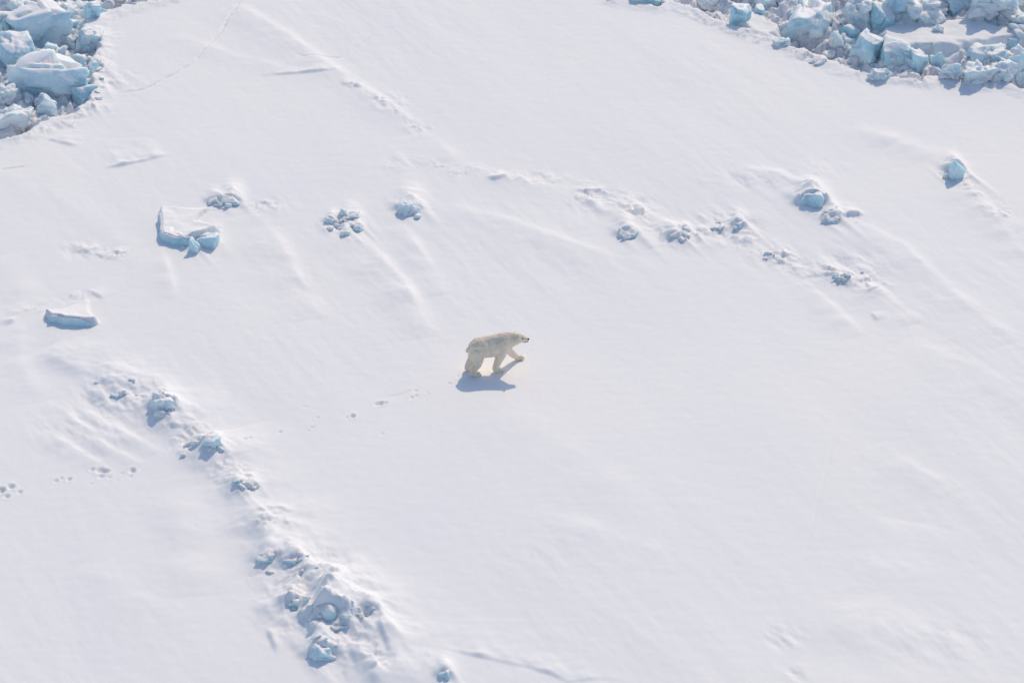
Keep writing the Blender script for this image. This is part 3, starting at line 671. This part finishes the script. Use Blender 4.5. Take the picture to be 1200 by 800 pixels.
# ------------------------------------------------------------------ the polar bear
def fur_material():
    m, n, b = newmat('cream bear fur'); tc = n.nodes.new('ShaderNodeTexCoord')
    mp = n.nodes.new('ShaderNodeMapping'); mp.inputs['Scale'].default_value = (1.0, 1.0, 0.45); n.links.new(tc.outputs['Object'], mp.inputs[0])
    a = noise_node(n, 3.2, 4, .6, mp.outputs[0]); c = ramp(n, a.outputs[0], [(.3, (.83, .68, .52, 1)), (.7, (.95, .83, .68, 1))])
    fine = noise_node(n, 26, 5, .7, mp.outputs[0]); c2 = ramp(n, fine.outputs[0], [(.35, (.88, .87, .85, 1)), (.65, (1, 1, 1, 1))])
    mx = n.nodes.new('ShaderNodeMix'); mx.data_type = 'RGBA'; mx.blend_type = 'MULTIPLY'; mx.inputs[0].default_value = .8
    n.links.new(c.outputs[0], mx.inputs[6]); n.links.new(c2.outputs[0], mx.inputs[7]); n.links.new(mx.outputs[2], b.inputs['Base Color'])
    b.inputs['Roughness'].default_value = .9; b.inputs['Specular IOR Level'].default_value = .1
    b.inputs['Sheen Weight'].default_value = .35; b.inputs['Sheen Roughness'].default_value = .5
    bp = n.nodes.new('ShaderNodeBump'); bp.inputs['Strength'].default_value = .6; bp.inputs['Distance'].default_value = .03
    n.links.new(fine.outputs[0], bp.inputs['Height']); n.links.new(bp.outputs[0], b.inputs['Normal'])
    return m
def flat_mat(name, col, rough=.5):
    m, n, b = newmat(name); t = noise_node(n, 30, 3); c = ramp(n, t.outputs[0], [(.3, (*[q * .8 for q in col], 1)), (.7, (*col, 1))])
    n.links.new(c.outputs[0], b.inputs['Base Color']); b.inputs['Roughness'].default_value = rough; return m
M_FUR = fur_material(); M_NOSE = flat_mat('black nose leather', (.02, .02, .022), .45); M_CLAW = flat_mat('dark claw horn', (.05, .045, .04), .4); M_SKIN = flat_mat('grey muzzle', (.12, .11, .11), .8)

HEAD = 15.0
bear = bpy.data.objects.new('polar_bear', None); C.objects.link(bear)
bear.location = (BX, BY, hz(BX, BY) - .015); bear.rotation_euler = (0, 0, R(HEAD)); bear.scale = (.96, 1.0, 1.06)
tag(bear, 'cream white polar bear walking right across the snow with one forepaw reaching ahead', 'polar bear')
chains = [  # x forward, y left, z up, radius
 [(-.56, 0, .92, .30), (-.42, 0, .93, .37), (-.15, 0, .91, .375), (.12, 0, .91, .375), (.34, 0, .96, .355), (.50, -.02, 1.03, .315), (.64, -.06, 1.085, .28), (.77, -.11, 1.125, .245), (.89, -.155, 1.16, .208), (.99, -.19, 1.185, .168), (1.07, -.215, 1.18, .148), (1.15, -.24, 1.165, .118), (1.21, -.26, 1.155, .098), (1.255, -.275, 1.15, .082)],
 [(-.40, 0, 1.02, .275), (-.15, 0, 1.045, .27), (.15, 0, 1.06, .27), (.40, 0, 1.12, .245), (.56, -.03, 1.16, .21), (.72, -.08, 1.19, .17)],
 [(-.54, -.13, .80, .28), (-.54, -.18, .60, .225), (-.57, -.22, .44, .17), (-.71, -.25, .27, .13), (-.76, -.26, .14, .112), (-.68, -.27, .08, .11), (-.55, -.27, .06, .10)],
 [(-.56, .13, .80, .28), (-.60, .16, .60, .22), (-.64, .16, .44, .175), (-.80, .14, .27, .13), (-.86, .13, .14, .11), (-.78, .13, .08, .105), (-.65, .13, .06, .095)],
 [(.36, -.13, .84, .25), (.31, -.18, .66, .20), (.24, -.20, .48, .155), (.15, -.20, .30, .125), (.10, -.19, .15, .11), (.16, -.19, .08, .11), (.28, -.19, .06, .10)],
 [(.48, .13, .84, .24), (.62, .20, .66, .19), (.76, .28, .50, .16), (.92, .35, .31, .135), (1.04, .40, .18, .115), (1.12, .42, .10, .105), (1.26, .43, .085, .09)],
 [(-.84, 0, .92, .07), (-.89, 0, .84, .05)],
]
bm = bmesh.new()
def ball(x, y, z, r, sub=2, sc=(1, 1, 1)):
    m = Matrix.Translation((x, y, z)) @ Matrix.Diagonal((*[r * q for q in sc], 1)); bmesh.ops.create_icosphere(bm, subdivisions=sub, radius=1.0, matrix=m)
for ch in chains:
    for a, b in zip(ch[:-1], ch[1:]):
        L_ = math.dist(a[:3], b[:3]); n = max(2, int(L_ / (min(a[3], b[3]) * .22)))
        for k in range(n + 1):
            t = k / n; p = [a[q] + (b[q] - a[q]) * t for q in range(4)]; ball(*p)
paws = [(-.55, -.27, 0), (-.65, .13, 0), (.28, -.19, 0), (1.26, .43, .03)]
for (x, y, a) in paws:
    for j in range(5):
        yy = (j - 2) * .042; ball(x + .06 - abs(j - 2) * .012, y + yy, .045 + a, .038)
for s_ in (-1, 1):
    ball(.93 - s_ * .035, -.175 + s_ * .145, 1.30, .08, 2, (.7, .9, 1))
# the far flank of the muzzle and the lower jaw
ball(1.16, -.24, 1.10, .085); ball(1.235, -.268, 1.09, .062)
me = bpy.data.meshes.new('body'); bm.to_mesh(me); bm.free()
body = bpy.data.objects.new('body', me); C.objects.link(body)
md = body.modifiers.new('r', 'REMESH'); md.mode = 'VOXEL'; md.voxel_size = .017
ms = body.modifiers.new('s', 'SMOOTH'); ms.factor = .5; ms.iterations = 9
dg = bpy.context.evaluated_depsgraph_get(); me2 = bpy.data.meshes.new_from_object(body.evaluated_get(dg)); body.modifiers.clear(); body.data = me2
nv = len(me2.vertices); co = np.empty(nv * 3, np.float32); me2.vertices.foreach_get('co', co); co = co.reshape(-1, 3)
no = np.empty(nv * 3, np.float32); me2.vertices.foreach_get('normal', no); no = no.reshape(-1, 3)
bodyw = sst(.35, .75, co[:, 2]) * sst(1.25, .9, co[:, 0]) * .8 + .2
amp = (.014 * fbm3(co * [4.5, 6, 4.5], 7, 3, .6) + .006 * fbm3(co * [22, 30, 11], 9, 2, .6)) * bodyw
co = co + no * amp[:, None]; co[:, 2] = np.maximum(co[:, 2], -.02)
me2.vertices.foreach_set('co', co.astype(np.float32).ravel()); me2.materials.clear(); me2.materials.append(M_FUR)
me2.polygons.foreach_set('use_smooth', np.ones(len(me2.polygons), dtype=bool)); me2.update()
body.name = 'body'; body.parent = bear
def part(name, items, mat):
    global bm
    bm = bmesh.new()
    for it in items: ball(*it)
    me = bpy.data.meshes.new(name); bm.to_mesh(me); bm.free(); me.materials.append(mat)
    for p in me.polygons: p.use_smooth = True
    o = bpy.data.objects.new(name, me); C.objects.link(o); o.parent = bear; return o
part('nose', [(1.315, -.297, 1.165, .050, 2, (.8, 1.1, .8)), (1.30, -.292, 1.14, .042, 2, (.8, 1, .8))], M_NOSE)
part('mouth', [(1.27, -.285, 1.075, .042, 2, (1.4, 1.25, .4)), (1.20, -.265, 1.06, .045, 2, (1.4, 1.5, .35))], M_SKIN)
for s_ in (-1, 1): part('eye', [(1.125 + s_ * .03, -.232 + s_ * .105, 1.225, .025)], M_NOSE)
for (x, y, a) in paws:
    for j in range(5):
        yy = (j - 2) * .042; part('claw', [(x + .10 - abs(j - 2) * .012, y + yy, .035 + a, .022, 1, (1.3, .4, .45))], M_CLAW)
